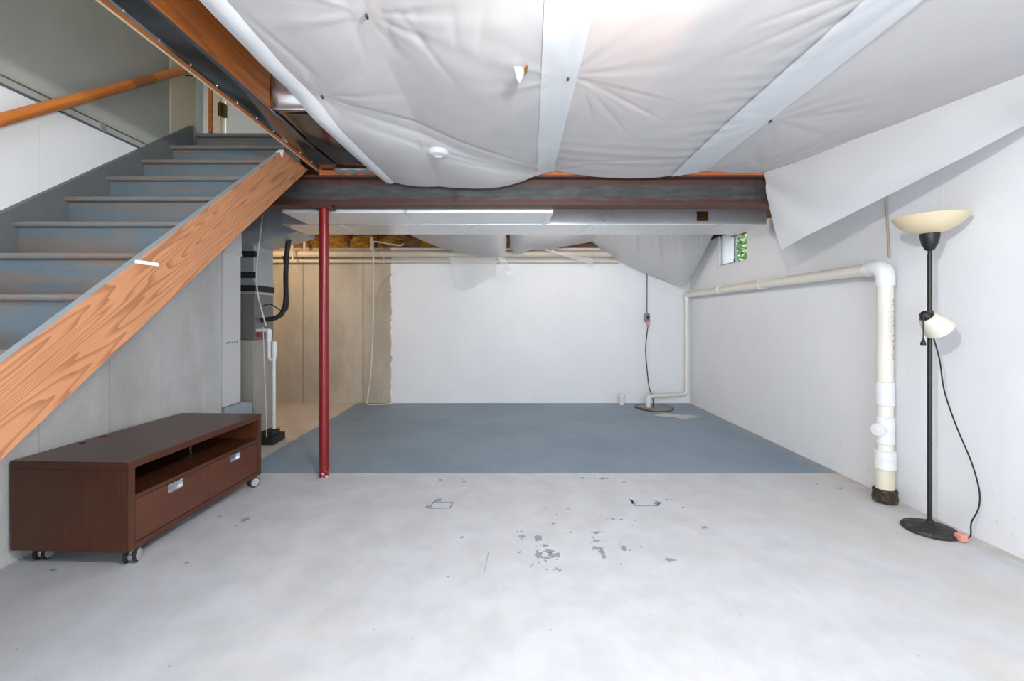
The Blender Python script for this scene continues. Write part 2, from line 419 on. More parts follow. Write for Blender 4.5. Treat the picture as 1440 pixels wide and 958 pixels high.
# ------------------------------------------------------------------ room shell
XL, XR, YB, YF = -2.45, 2.60, 6.25, -2.60      # left wall, right wall, back wall, wall behind the camera
ZT, ZJ, ZF = 2.20, 2.323, 2.61                 # foundation top, joist underside, subfloor
floor = struct('floor', B((-3.9, YF-.2, -.12), (XR+.2, YB+.2, 0)), 'floor')
struct('wall_back', B((-3.9, YB, 0), (XR+.2, YB+.2, ZT)), 'concrete_back')
wr = MB()
WY0, WY1, WZ0 = 4.77, 5.37, 1.83               # basement window opening
wr.box((XR, YF-.2, 0), (XR+.2, WY0, ZT)).box((XR, WY1, 0), (XR+.2, YB, ZT)).box((XR, WY0, 0), (XR+.2, WY1, WZ0))
struct('wall_right', wr, 'white_wall')
struct('trim_1', MB().box((XR+.06, YF, ZT), (XR+.2, YB, ZF)).box((-3.9, YB+.06, ZT), (XR+.2, YB+.2, ZF)), 'rim_wood')
WLE = 3.79                                     # where the left wall ends, before the furnace corner
struct('wall_left', B((XL-.2, YF, 0), (XL, WLE, 2.352)), 'left_wall')
struct('wall_alcove', MB().box((-3.9, WLE-.2, 0), (XL-.2, WLE, ZF)).box((-3.9, WLE, 0), (-3.7, YB, ZF)), 'concrete_left')
# wall behind the camera; its wide glass door is unseen, added for the fill light
DX0, DX1, DZ = -1.15, 1.55, 2.08
struct('wall_front', MB().box((XL-.2, YF-.2, 0), (DX0, YF, ZF)).box((DX1, YF-.2, 0), (XR+.2, YF, ZF)).box((DX0, YF-.2, DZ), (DX1, YF, ZF)), 'white_wall')
d = struct('added_door_1', MB().box((DX0, YF-.12, 0), (DX0+.05, YF-.05, DZ)).box((DX1-.05, YF-.12, 0), (DX1, YF-.05, DZ)).box((DX0, YF-.12, DZ-.05), (DX1, YF-.05, DZ)).box((.17, YF-.12, 0), (.23, YF-.05, DZ)), 'white_paint')
B((DX0+.05, YF-.09, .02), (.17, YF-.084, DZ-.05)).build('pane', 'glass', d); B((.23, YF-.09, .02), (DX1-.05, YF-.084, DZ-.05)).build('pane', 'glass', d)

# stairwell above the basement
XH = -1.43                                     # stairwell side of the floor framing
YD = 3.47                                      # wall with the door at the stair head
struct('wall_stairwell_left', B((XL-.2, YF, 2.384), (XL, YD+.1, 5.1)), 'grey_paint')
struct('wall_stairwell_right', B((XH, YF, ZJ), (XH+.012, YD+.1, 5.1)), 'drywall_edge')
struct('wall_stairwell_front', B((XL, YF-.2, ZF), (XH, YF, 5.1)), 'grey_paint')
struct('ceiling_stairwell', B((XL-.2, YF-.2, 5.1), (XH+.02, YD+.1, 5.2)), 'white_paint')
wh = struct('wall_stairwell_head', MB().box((XL, YD, 2.66), (-2.30, YD+.1, 5.1)).box((-1.50, YD, 2.66), (XH, YD+.1, 5.1)).box((-2.30, YD, 4.72), (-1.50, YD+.1, 5.1)), 'grey_paint')
# conduit-like ledge lines on top of the foundation
led = struct('trim_2', MB().box((XL-.05, YF, 2.352), (XL+.012, 3.0, 2.384)), 'grey_paint')
B((XL, YF, 2.384), (XL+.014, 3.02, 2.392)).build('joint_strip', 'dark_strip', led)
B((XL, YF, 2.342), (XL+.010, 3.0, 2.350)).build('joint_strip', 'slate_strip', led)
B((XL+.002, 2.645, 2.345), (XL+.02, 2.675, 2.392)).build('clip', 'grey_edge', led)
pl = B((XL, 3.21, 2.5), (XL+.004, YD, 4.6)).build('patch_panel', 'jamb', None); tag(pl, kind='structure'); pl.name = 'trim_3'
# door at the stair head
dr = struct('door_2', B((-2.225, YD+.03, 2.665), (-1.52, YD+.07, 4.70)), 'door_paint')
for (x0, x1, z0, z1) in ((-2.12, -1.91, 2.85, 3.45), (-1.83, -1.62, 2.85, 3.45), (-2.12, -1.91, 3.6, 4.4), (-1.83, -1.62, 3.6, 4.4)):
    B((x0, YD+.022, z0), (x1, YD+.032, z1), .008).build('door_panel', 'door_paint', dr)
B((-2.30, YD-.012, 2.66), (-2.245, YD+.06, 4.72)).build('jamb', 'jamb', dr)
B((-2.325, YD-.03, 2.66), (-2.300, YD+.02, 4.72)).build('casing', 'joist_wood', dr)
B((-2.375, YD-.02, 2.66), (-2.325, YD, 4.72)).build('casing', 'door_paint', dr)
for z in (2.80, 3.68):
    MB().box((-2.262, YD-.016, z), (-2.215, YD+.03, z+.10)).tube([(-2.238, YD-.02, z-.006), (-2.238, YD-.02, z+.106)], .009, 8).build('hinge', 'hinge', dr)

# ------------------------------------------------------------------ ceiling framing
ceil = struct('ceiling', B((XH+.012, YF, ZF), (XR+.2, YB+.2, ZF+.03)), 'subfloor')
B((-3.9, YD+.1, ZF), (XH+.012, YB+.2, ZF+.03)).build('subfloor_panel', 'subfloor', ceil)
jx = [-.9, -.5, -.10, .28, .68, 1.08, 1.46, 1.86, 2.26]
j0 = B((XH+.014, YF, ZJ), (XH+.052, YB+.05, ZF)).build('joist', 'joist_wood', ceil)
for x in jx:
    like(j0, ceil, (x, (YF+YB+.05)/2, ZJ))
# the short joist that stops at the return-air cap
YCAP = 2.33
B((-1.282, YF, ZJ), (-1.244, YCAP-.01, ZF)).build('joist', 'joist_wood', ceil)
B((-1.282, YCAP+.02, ZJ+.01), (-1.244, YB+.05, ZF)).build('joist', 'joist_wood', ceil)
jb = None
for x in (-1.84, -2.24, -2.64, -3.04, -3.44):
    if jb is None: jb = B((x-.019, YD+.12, ZJ), (x+.019, YB+.05, ZF)).build('joist', 'joist_wood', ceil)
    else: like(jb, ceil, (x, (YD+.12+YB+.05)/2, ZJ))
# insulation batts at the rim over the back wall
bx = sorted([-3.44, -3.04, -2.64, -2.24, -1.84, -1.41, -1.263]+jx+[2.62])
for a, b in zip(bx[:-1], bx[1:]):
    if b-a < .2: continue
    def batt(u, v, a=a, b=b):
        x = a+.021+(b-a-.042)*u; z = ZT+.005+(ZF-ZT-.01)*v
        bul = .10*(math.sin(PI*u)**.5)*(math.sin(PI*min(1, v*1.1+.05))**.5 if v < .9 else .3)
        return (x, YB+.04-bul-.03*mn.noise(Vector((x*7, z*9, 0))), z)
    if b < .3: MB().grid(batt, 14, 12).build('insulation_batt', 'insul', ceil)
# panned return air under the stair-side joists
pan = thing('return_air_pan', (-1.2, 2.0, ZJ), 'dark sheet metal return air pan nailed under the orange joists beside the stairs', 'duct')
MB().grid(lambda u, v: (-1.385+(.141)*u+.0*v, YF+.2+(3.26-YF-.2)*v, ZJ-.004-.004*math.sin(9*v)*math.sin(PI*u)), 6, 60).build('narrow_pan', 'pan', pan, .002)
MB().grid(lambda u, v: (-1.24+.34*u, YCAP+.01+(3.27-YCAP-.01)*v, ZJ-.004-.016*math.sin(PI*u)*math.sin(PI*v)), 12, 16).build('wide_pan', 'pan', pan, .002)
MB().grid(lambda u, v: (-1.235+.33*u, YCAP+.012*math.sin(14*v+u), ZJ-.006+.27*v), 10, 16).build('end_cap', 'foil', pan, .002, 'silver foil end cap')
MB().grid(lambda u, v: (-1.26+.36*u, 3.215+.085*v, ZJ-.022-.012*v+.006*math.sin(23*u)*math.sin(5*v)), 24, 5).build('foil_flap', 'foil', pan, .001, 'crumpled silver foil edge')
MB().tube([(-1.242+.008*math.sin(k*.9), YCAP+.02+k*.09, ZJ-.012) for k in range(11)], .007, 6).build('tape_seam', 'pan', pan)
for k in range(14):
    y = .9+k*.17
    MB().lathe([(.0035, 0), (.003, .002), (0, .003)], (-1.375+.004*math.sin(k*2.1), y, ZJ-.006), 8, (0, 0, -1)).build('nail', 'foil', pan)

# ------------------------------------------------------------------ steel beam, post, wood plate
bz0, bz1, by = 2.06, 2.285, 3.37
prof = [(by-.065, bz0), (by+.065, bz0), (by+.065, bz0+.014), (by+.006, bz0+.018), (by+.006, bz1-.018), (by+.065, bz1-.014), (by+.065, bz1), (by-.065, bz1), (by-.065, bz1-.014), (by-.006, bz1-.018), (by-.006, bz0+.018), (by-.065, bz0+.014)]
tag(MB().prism(prof, 0, XL, XR).build('steel_beam', 'beam'), 'dark rusty steel I-beam spanning the room on the red post', 'beam')
struct('trim_4', B((-1.40, by-.065, bz1), (XR, by+.065, ZJ)), 'plate_wood')
post = thing('steel_post', (-1.393, 3.37, 0), 'slim red painted steel post with a chipped foot', 'post')
MB().lathe([(.037, 0), (.037, 2.045)], (-1.393, 3.37, 0), 24).build('shaft', 'red', post)
B((-1.463, 3.315, 2.045), (-1.323, 3.425, 2.06)).build('top_plate', 'beam', post)
for sx in (-1, 1):
    MB().lathe([(.008, 0), (.008, .014)], (-1.393+sx*.058, 3.325, 2.031), 8).build('bolt', 'beam', post)

# ------------------------------------------------------------------ ducts behind the beam
def duct(name, x0, x1, y0, y1, z0, z1, seams, mat, label):
    th = thing(name, ((x0+x1)/2, (y0+y1)/2, z0), label, 'duct')
    xs = [x0]+seams+[x1]
    for a, b in zip(xs[:-1], xs[1:]): B((a+.001, y0, z0), (b-.001, y1, z1), .004).build('duct_section', mat, th)
    for s_ in seams: B((s_-.014, y0-.005, z0-.005), (s_+.014, y1+.003, z1)).build('slip_joint', 'galv', th)
    return th
duct('branch_duct', -1.76, .37, 3.462, 3.895, 2.04, 2.30, [-.79, .33], 'galv_wrap', 'bright boxy air duct with a diagonal seam close behind the steel beam')
md = duct('trunk_duct', -2.0, 2.31, 3.91, 4.38, 2.04, 2.30, [-1.49, -.42, .744, 1.89], 'galv', 'long shiny galvanised trunk duct hung under the joists')
q = P(980, 311, 3.905)
B((q.x, 3.902, q.z), (q.x+.10, 3.908, q.z+.085)).build('sticker', 'hinge', md, label='dark printed sticker')
for k in range(6): B((q.x+.01, 3.900, q.z+.012+k*.012), (q.x+.03+.055*random.random(), 3.9025, q.z+.016+k*.012)).build('print_line', 'black', md)

# ------------------------------------------------------------------ furnace corner
fu = thing('furnace', (-2.65, 4.47, 0), 'tall grey furnace with metal plenum standing past the bare concrete wall', 'furnace')
fx, fy0, fy1 = -2.46, 4.296, 4.65
B((-3.1, fy0, 0), (fx, fy1, .995), .006).build('cabinet', 'furnace', fu)
for k, z in enumerate((.05, .52)): B((fx-.004, fy0+.025, z), (fx+.008, fy1-.02, z+.44), .004).build('front_panel', 'furnace', fu)
B((-3.1, fy0+.004, .998), (fx+.006, fy1-.004, 1.47), .006).build('coil_case', 'coil_case', fu)
B((-3.1, fy0-.008, 1.47), (fx+.012, fy1+.004, 1.53)).build('flex_connector', 'black', fu)
B((-3.1, fy0-.012, 1.445), (fx+.016, fy1+.004, 1.468)).build('flange', 'galv_blue', fu)
B((-3.1, fy0-.012, 1.532), (fx+.016, fy1+.004, 1.56)).build('flange', 'galv_blue', fu)
B((-3.1, fy0, 1.56), (fx, fy1, 1.92), .004).build('plenum', 'galv_blue', fu)
MB().prism([(-3.1, 1.92), (fx, 1.92), (-2.02, 2.045), (-2.02, 2.30), (-3.1, 2.30)], 1, fy0-.04, fy1).build('hood', 'galv_blue', fu)
for z in (1.80, 1.60): B((fx-.12, fy0-.03, z), (fx+.03, fy0-.002, z+.06)).build('strap', 'black', fu)
ln = smooth_path([P(408, 330, 4.45), P(404, 350, 4.48), P(402, 385, 4.5), P(402, 420, 4.5), P(398, 438, 4.48), P(388, 447, 4.45), Vector((fx+.003, 4.42, 1.19))])
MB().tube(ln, .024, 10).build('suction_line', 'black', fu, label='black insulated refrigerant line')
ln = smooth_path([P(398, 360, 4.47), P(404, 400, 4.47), P(405, 432, 4.47), P(396, 437, 4.46), P(380, 428, 4.45), Vector((fx+.004, 4.40, 1.32))])
MB().tube(ln, .006, 6).build('liquid_line', 'black', fu)
B((fx, 4.34, 1.02), (fx+.03, 4.41, 1.07), .006).build('valve', 'red_valve', fu)
ln = smooth_path([P(369, 303, 4.22), P(366, 330, 4.22), P(361, 375, 4.22), P(362, 410, 4.23), P(369, 440, 4.24), P(374, 458, 4.25)])
MB().tube(ln, .007, 6).build('condensate_wire', 'white_cable', fu)
ln = [Vector((-2.45, 4.33, 1.09)), Vector((-2.33, 4.32, 1.09)), Vector((-2.325, 4.32, 1.07)), Vector((-2.325, 4.32, .83)), Vector((-2.315, 4.32, .805)), Vector((-2.29, 4.32, .80)), Vector((-2.272, 4.32, .81)), Vector((-2.27, 4.32, .84)), Vector((-2.27, 4.32, .95))]
MB().tube(ln, .017, 10).build('trap', 'pvc_white', fu)
MB().tube([(-2.325, 4.32, .98), (-2.325, 4.32, 1.10)], .026, 10).build('trap_fitting', 'pvc_white', fu)
MB().tube([(-2.27, 4.32, .84), (-2.27, 4.32, .98)], .024, 10).build('trap_fitting', 'pvc_white', fu)
MB().tube([(-2.265, 4.30, .88), (-2.265, 4.30, .13)], .015, 10).build('drain_tube', 'pvc_white', fu)
MB().tube(smooth_path([P(370, 460, 4.25), P(372, 520, 4.24), P(374, 570, 4.22), P(375, 615, 4.18)]), .004, 6).build('thin_wire', 'white_cable', fu)
pu = thing('condensate_pump', (-2.28, 4.30, 0), 'small black condensate pump on the floor under the white drain tube', 'pump')
B((-2.36, 4.19, 0), (-2.215, 4.42, .075), .008).build('tank', 'black', pu)
B((-2.345, 4.21, .075), (-2.235, 4.36, .125), .008).build('motor_cover', 'black', pu)
B((-2.30, 4.33, .126), (-2.24, 4.40, .130)).build('label_plate', 'yellow', pu, label='yellow label')
rd = thing('return_duct', (-2.5, 3.92, .2), 'pale duct board return drop with a metal boot between concrete wall and furnace', 'duct')
B((-2.75, 3.80, .44), (-2.44, 4.05, 1.78), .004).build('drop', 'duct_board', rd)
B((-2.75, 3.80, 1.785), (-2.43, 4.05, 2.30), .004).build('drop', 'duct_board', rd)
B((-2.745, 3.795, 1.775), (-2.425, 4.055, 1.792)).build('joint_tape', 'foil', rd)
MB().prism([(3.80, .0), (4.22, .0), (4.22, .40), (4.05, .436), (3.80, .436)], 0, -2.75, -2.43).build('boot', 'galv_blue', rd)
for k in range(5): B((-2.4405, 3.84+k*.036, .985), (-2.4385, 3.84+k*.036+.02, 1.0+.006*(k % 2))).build('print_mark', 'grey_plastic', rd)

# ------------------------------------------------------------------ staircase
XS, XSI = -1.467, -1.495                       # room face and inner face of the open-side stringer
RISE, RUN = .1914, .252
ny = lambda n: 2.151+RUN*(n-9)
nz = lambda n: 1.69+RISE*(n-9)
st = thing('staircase', (-1.95, 1.7, 0), 'worn blue-grey wooden staircase with an orange bare side board climbing the left wall', 'staircase')
def tread_mb():
    y, z = ny(5), nz(5); poly = []
    for k in range(7):
        a = -PI/2+PI*k/6; poly.append((y+.014-math.cos(a)*.014, z-.014+math.sin(a)*.014))
    poly += [(y+RUN+.028, z), (y+RUN+.028, z-.028)]
    return MB().prism(poly, 0, XL+.037, XSI-.001)
tr0 = tread_mb().build('tread', 'tread', st); c0 = WPOS[tr0.name]
for n in range(1, 15):
    if n != 5: like(tr0, st, c0+Vector((0, RUN*(n-5), RISE*(n-5))))
ri0 = B((XL+.037, ny(5)+.028, nz(4)+.001), (XSI-.001, ny(5)+.046, nz(5)-.029)).build('riser', 'riser', st); c1 = WPOS[ri0.name]
for n in range(1, 15):
    if n != 5: like(ri0, st, c1+Vector((0, RUN*(n-5), RISE*(n-5))))
sl = .7595
def stringer(x0, x1, top, bot, y0, y1, mat, name, yb1=None):
    yb1 = yb1 or y1
    return MB().prism([(y0, max(0, top+sl*y0)), (y1, top+sl*y1), (yb1, bot+sl*yb1), (max(y0, -bot/sl), max(0, bot+sl*max(y0, -bot/sl)))], 0, x0, x1).build(name, mat, st)
stringer(XL+.001, XL+.036, .115, -.26, -.14, 3.40, 'stringer_grey', 'wall_stringer')
b = stringer(XSI, XS, .115, -.167, -.14, 2.895, 'stringer_wood', 'open_stringer', 3.26)
b['label'] = 'orange bare fir side board with cathedral grain'
MB().prism([(-.14, .1155+sl*-.14), (2.89, .1155+sl*2.89), (2.89, .1165+sl*2.89), (-.14, .1165+sl*-.14)], 0, XSI-.002, XS).build('painted_edge', 'grey_edge', b)
mk = MB(); mk.prism([tuple(PX(a, b_, XS).yz) for a, b_ in ((190, 365.5), (203, 367), (222, 370), (223, 374.5), (205, 372.5), (189, 370))], 0, XS, XS+.0015)
mk.build('paint_smear', 'white_paint', b, label='white paint smear')
MB().prism([(2.86, .117+sl*2.86), (2.905, .117+sl*2.905), (2.88, .075+sl*2.88)], 0, XS-.03, XS+.004).build('tape_scrap', 'white_paint', b)

hr = thing('handrail', (XL+.1, 2.5, 1.8), 'round varnished wooden handrail along the wall above the stairs', 'handrail')
def rail(y): return Vector((XL+.10, y, .58+.7595*y))
ry = [(.2, 2.76, 'rail_wood'), (2.76, 2.935, 'rail_dark'), (2.935, 3.20, 'rail_wood'), (3.20, 3.40, 'rail_dark')]
for a, b_, m in ry: MB().tube([rail(a), rail(b_)], .028, 14).build('rail_length', m, hr)
for y in (.7, 1.7, 3.36):
    MB().tube([(XL, y, rail(y).z-.07), (XL+.06, y, rail(y).z-.07), (XL+.10, y, rail(y).z-.028)], .007, 8).build('bracket', 'hinge', hr)

# ------------------------------------------------------------------ tv bench on casters
CX, CY, CA = -1.832, 2.137, math.radians(2.2)
# local: u (local x) runs from the front (0) back to the wall (-D); v (local y) along the length
L_, D_, Hb, Ht = 1.085, .60, .075, .515
cb = thing('tv_bench', (CX, CY, 0), 'low dark brown tv bench with open shelf and two drawers on casters', 'cabinet', None, True, -CA)
T = .038
B((-D_, 0, Ht-T), (0, L_, Ht), .002).build('top_panel', 'cabinet', cb)
B((-D_, 0, Hb), (0, T, Ht-T-.0005), .002).build('side_panel', 'cabinet_end', cb)
B((-D_, L_-T, Hb), (0, L_, Ht-T-.0005), .002).build('side_panel', 'cabinet_end', cb)
B((-D_+.01, T, Hb), (0, L_-T, Hb+.03), .001).build('bottom_panel', 'cabinet', cb)
ZS = Hb+.245
B((-D_+.01, T, ZS), (-.001, L_-T, ZS+.022), .001).build('shelf', 'cabinet', cb)
B((-D_+.002, T, Hb+.03), (-D_+.01, L_-T, Ht-T)).build('back_panel', 'cabinet_in', cb)
for y in (.26, L_-.30): MB().tube([(-D_*.5, y, ZS+.022), (-D_*.5, y, Ht-T)], .006, 8).build('shelf_pin_rod', 'chrome', cb)
MB().lathe([(.03, 0), (.03, .002), (.02, .002), (.02, 0)], (-D_+.012, .3, ZS+.07), 20, (1, 0, 0)).build('cable_grommet', 'chrome', cb)
mid = L_/2
for i, (a, b_) in enumerate(((T+.003, mid-.0015), (mid+.0015, L_-T-.003))):
    z0, z1 = Hb+.033, ZS-.003
    hc = (a+b_)/2; hw = .055
    dwr = MB().box((-.02, a, z0), (-.002, b_, z1-.052), .001)
    dwr.box((-.02, a, z1-.052), (-.002, hc-hw, z1), .001).box((-.02, hc+hw, z1-.052), (-.002, b_, z1), .001)
    dwr.box((-.45, a+.02, z0+.02), (-.021, b_-.02, z1-.06))
    dw = dwr.build('drawer', 'drawer', cb)
    h = MB().box((-.017, hc-hw+.001, z1-.051), (-.014, hc+hw-.001, z1-.001))
    h.box((-.017, hc-hw+.001, z1-.051), (0, hc-hw+.007, z1-.001)).box((-.017, hc+hw-.007, z1-.051), (0, hc+hw-.001, z1-.001))
    h.box((-.017, hc-hw+.001, z1-.051), (0, hc+hw-.001, z1-.044)).box((-.017, hc-hw+.001, z1-.010), (.001, hc+hw-.001, z1-.001))
    h.build('recessed_pull', 'chrome', dw, label='recessed silver pull')
def caster(x, y, a):
    ca, sa = math.cos(a), math.sin(a)
    R_ = .036
    cs = MB().tube([(x, y, .05), (x, y, Hb)], .009, 10)
    cs.box((x-.02, y-.02, Hb-.006), (x+.02, y+.02, Hb))
    ax = Vector((ca, sa, 0)); fwd = Vector((-sa, ca, 0)); c = Vector((x, y, R_))+fwd*.012
    cs.tube([c-ax*.009, c+ax*.009], .026, 16).tube([c, Vector((x, y, .062))], .014, 10)
    o = cs.build('caster', 'chrome', cb)
    for s_ in (-1, 1):
        wv = MB().lathe([(R_-.005, -.008), (R_, -.004), (R_, .004), (R_-.005, .008)], c+ax*s_*.020, 28, ax).build('wheel', 'black', o)
        MB().lathe([(R_-.007, 0), (R_-.009, .0025), (0, .004)], c+ax*s_*(.020+.0075), 24, ax*s_).build('hub_cap', 'caster_hub', o)
caster(-.028, .045, .35); caster(-.50, .055, .15); caster(-.035, L_-.06, -.5); caster(-.50, L_-.06, .3)
for (x, y) in ((-.002, .0), (-.02, .003), (-.003, .26), (-.003, .33), (-.003, .50), (-.003, .515), (-.002, .83), (-.003, .9)):
    MB().lathe([(.0035, 0), (.002, .0007), (0, .0008)], (x-.002, y+.004, Ht-.0003), 7).build('chip', 'drywall_edge', cb)
tp = lambda px, py: G(px, py, Ht+.001)
fk = MB(); q = tp(147, 614); fk.prism([(q.x-.022, q.y-.012), (q.x+.02, q.y-.008), (q.x+.024, q.y+.014), (q.x-.01, q.y+.018)], 2, Ht, Ht+.003)
tag(fk.build('paper_scrap', 'red_valve'), 'tiny red scrap lying on top of the brown bench', 'scrap')
fk = MB(); q = tp(116, 623); fk.prism([(q.x-.014, q.y-.006), (q.x+.014, q.y-.01), (q.x+.01, q.y+.01)], 2, Ht, Ht+.003)
tag(fk.build('debris_crumb', 'black'), 'tiny black crumb lying on top of the brown bench', 'scrap')

# ------------------------------------------------------------------ plastic film ceiling
YE = 3.285
staples = [(-.89, 2.13), (-.5, 1.58), (.28, 2.0), (1.46, 2.44), (-.93, 3.27), (.33, 3.28), (1.49, 3.28), (1.92, 3.28), (1.46, .9), (.28, .6)]
rc = random.Random(11)
CREASE = [(.34, 2.02, math.radians(a), l, m) for a, l, m in ((22, .55, .005), (38, .7, .008), (47, .5, .005), (58, .75, .007), (72, .6, .006))]
CREASE += [(1.50, 2.46, math.radians(a), l, .005) for a, l in ((-48, .5), (-30, .45), (-12, .5), (62, .6), (80, .7), (20, .4))]
CREASE += [(1.88, 3.25, math.radians(a), l, .006) for a, l in ((-100, .5), (-85, .6), (-73, .9), (-125, .6))]
CREASE += [(1.42, 1.25, math.radians(a), l, .006) for a, l in ((118, .7), (130, .8), (142, .7), (155, .6), (100, .6))]
CREASE += [(-.55+.12*k, 1.45+.05*rc.random(), math.radians(92+6*rc.random()), .25+.25*rc.random(), .005) for k in range(5)]
CREASE += [(-.40, 1.5, math.radians(72), .55, .006), (-.95, 1.5, math.radians(78), .6, .006), (.42, 3.05, math.radians(-8), .7, .006)]
def film_z(x, y):
    z = 0.0
    # pockets hanging between the fixings along the beam
    g = math.exp(-max(0, YE-y)/.55)
    if -.93 < x < .33: z -= .078*math.sin(PI*(x+.93)/1.26)**.8*g
    elif .33 <= x < 1.22: z -= .046*math.sin(PI*min(1, (x-.33)/1.16))*g
    elif x < 1.49: z -= .046*math.sin(PI*min(1, max(0, (x-.33)/1.16)))*g
    elif x < 1.92: z -= .008*math.sin(PI*(x-1.49)/.43)*g
    # belly under the crease running from the left fixing to the beam
    ax_, ay_, bx_, by_ = -.89, 2.13, .33, 3.28
    dx, dy = bx_-ax_, by_-ay_; ln_ = math.hypot(dx, dy)
    dd = ((x-ax_)*(-dy)+(y-ay_)*dx)/ln_
    if dd > 0 and x < .33 and y > 1.9: z -= .045*(1-math.exp(-(dd/.16)**2))*min(1, max(0, (y-1.9)/.4))
    # broad sag between joist rows
    for a, b in ((-1.05, -.5), (-.5, .28), (.28, 1.46), (1.46, 2.5)):
        if a < x < b: z -= .018*math.sin(PI*(x-a)/(b-a))*(1+.4*math.sin(y*1.7+a*3))
    # wrinkles radiating from the fixings
    for i, (sx, sy) in enumerate(staples):
        r = math.hypot(x-sx, y-sy)
        if r < 1.3 and r > 1e-4:
            th = math.atan2(y-sy, x-sx)
            z += .0018*math.exp(-r/.45)*min(1, r/.12)*(math.cos(9*th+i)+.6*math.cos(17*th+2*i))
    # creases
    al = ((x-ax_)*dx+(y-ay_)*dy)/ln_
    if x < .33:
        for d0, sl_, amp, a0, a1 in ((-.03, -.02, .007, .03, 1.5), (.03, .03, .006, .03, 1.2), (.10, .07, .005, .10, .9), (.20, -.10, .006, .5, 1.5), (.30, -.16, .005, .7, 1.6)):
            if a0 < al < a1: z += .75*amp*math.exp(-((dd-d0-sl_*al)/.016)**2)*math.sin(PI*(al-a0)/(a1-a0))
    for cx, cy, ang, le, amp in CREASE:
        ca, sa_ = math.cos(ang), math.sin(ang); a_ = (x-cx)*ca+(y-cy)*sa_
        if 0 < a_ < le: z += .6*amp*math.exp(-(((y-cy)*ca-(x-cx)*sa_)/.015)**2)*math.sin(PI*a_/le)
    if .85 < x < 1.3: z += .0014*math.sin(y*52+x*9+2*mn.noise(Vector((x*3, y*3, 1))))*(x-.85)/.45*math.exp(-((y-2.2)/.7)**2)
    if .3 < x < 1.3: z += .0014*math.sin(y*46-x*3)*math.exp(-((y-2.95)/.25)**2)
    z += .006*mn.noise(Vector((x*2.2+y*.8, y*1.5, 0)))+.002*mn.noise(Vector((x*9, y*5, 3)))
    return z
def sheet(xa, xb, off, nx, ny_, skip=None, y0=-2.4):
    def fn(u, v):
        y = y0+(YE-y0)*v; x = xa(y)+(xb(y)-xa(y))*u
        return (x, y, ZJ-.012+off+film_z(x, y))
    return MB().grid(fn, nx, ny_, skip)
hx, hy = P(737, 86, 0), 0
hk = 1.095/(VY-88); HX, HY = (738-VX)*hk, hk*F       # the torn hole
nx1, ny1 = 110, 420
hole = None
s1 = sheet(lambda y: -1.05+.12*max(0, min(1, (y-1.9)/1.38)), lambda y: .31+.04*max(0, (y-1.5)/1.8), 0, nx1, ny1, hole).build('plastic_sheet', 'plastic')
tag(s1, 'milky plastic ceiling film with a torn hole sagging beside the duct pan', 'plastic sheet', 'plastic film sheets hung under the ceiling')
s2 = sheet(lambda y: .13+.055*max(0, (y-1.5)), lambda y: 1.43+.03*max(0, y-1.5), .006, 110, 420).build('plastic_sheet', 'plastic')
tag(s2, 'milky plastic ceiling film stretched smooth between the two pale overlap bands', 'plastic sheet', 'plastic film sheets hung under the ceiling')
xf = lambda y: min(2.56, 1.92+(YE-y)*.285)
s3 = sheet(lambda y: 1.21+.005*y, xf, 0, 80, 200).build('plastic_sheet', 'plastic')
tag(s3, 'milky plastic ceiling film whose loose edge hangs as a flap by the right wall', 'plastic sheet', 'plastic film sheets hung under the ceiling')
# the hanging flap of the third sheet
low = [(3.33, 2.075, 1.73), (2.905, 2.2, 1.867), (2.6, 2.3, 1.962), (2.289, 2.40, 2.062), (2.104, 2.47, 2.133), (1.6, 2.55, 2.22), (1.0, 2.575, 2.26), (-2.0, 2.58, 2.28)]
def lowat(y):
    if y >= low[0][0]: return Vector((low[0][1], y, low[0][2]))
    for (ya, xa, za), (yb, xb, zb) in zip(low[:-1], low[1:]):
        if yb <= y <= ya:
            k = (ya-y)/(ya-yb); return Vector((xa+(xb-xa)*k, y, za+(zb-za)*k))
def flap(u, v):
    y = -1.8+(YE+1.8)*v
    a = Vector((xf(y), y, ZJ-.012+film_z(xf(y), y))); b = lowat(y+.045*u*(v**8))
    p = a.lerp(b, u); belly = math.sin(PI*u)
    h = a.z-b.z
    p.z -= .10*h*belly; p.x += -.02*belly
    r = math.hypot(u*h, YE-y)
    p.x += .012*math.sin(9*math.atan2(u*h, YE-y+.05)+1)*min(1, r/.15)*math.exp(-r/.5)+.006*mn.noise(Vector((y*4, u*3, 5)))
    return p
MB().grid(flap, 28, 150).build('hanging_flap', 'plastic', s3)
# doubled left hem
MB().grid(lambda u, v: (lambda y: (-1.052+.12*max(0, min(1, (y-1.9)/1.38))+.10*u, y, ZJ-.018-.012*math.sin(PI*u*.5)**2*0-.016*math.sin(PI*u)+film_z(-1.05+.12*max(0, min(1, (y-1.9)/1.38))+.10*u, y)))(-2.4+(YE+2.39)*v), 10, 150).build('folded_hem', 'plastic_double', s1)
for i, (x, y) in enumerate(staples[:4]):
    z = ZJ-.014+film_z(x, y)
    z -= .006; B((x-.004, y-.010, z-.006), (x+.004, y+.010, z+.004)).build('staple', 'staple', [s1, s1, s2, s3][i])
def band(xa, xb, par):
    MB().grid(lambda u, v: (lambda y, x: (x, y, ZJ-.0165+film_z(x, y)))(-2.4+(YE+2.392)*v, xa(-2.4+(YE+2.392)*v)*(1-u)+xb(-2.4+(YE+2.392)*v)*u), 10, 200).build('overlap_band', 'plastic_double', par, 0, 'paler band where two sheets overlap')
band(lambda y: .13+.055*max(0, (y-1.5)), lambda y: .31+.04*max(0, (y-1.5)/1.8), s2)
band(lambda y: 1.21+.005*y, lambda y: 1.43+.03*max(0, y-1.5), s3)
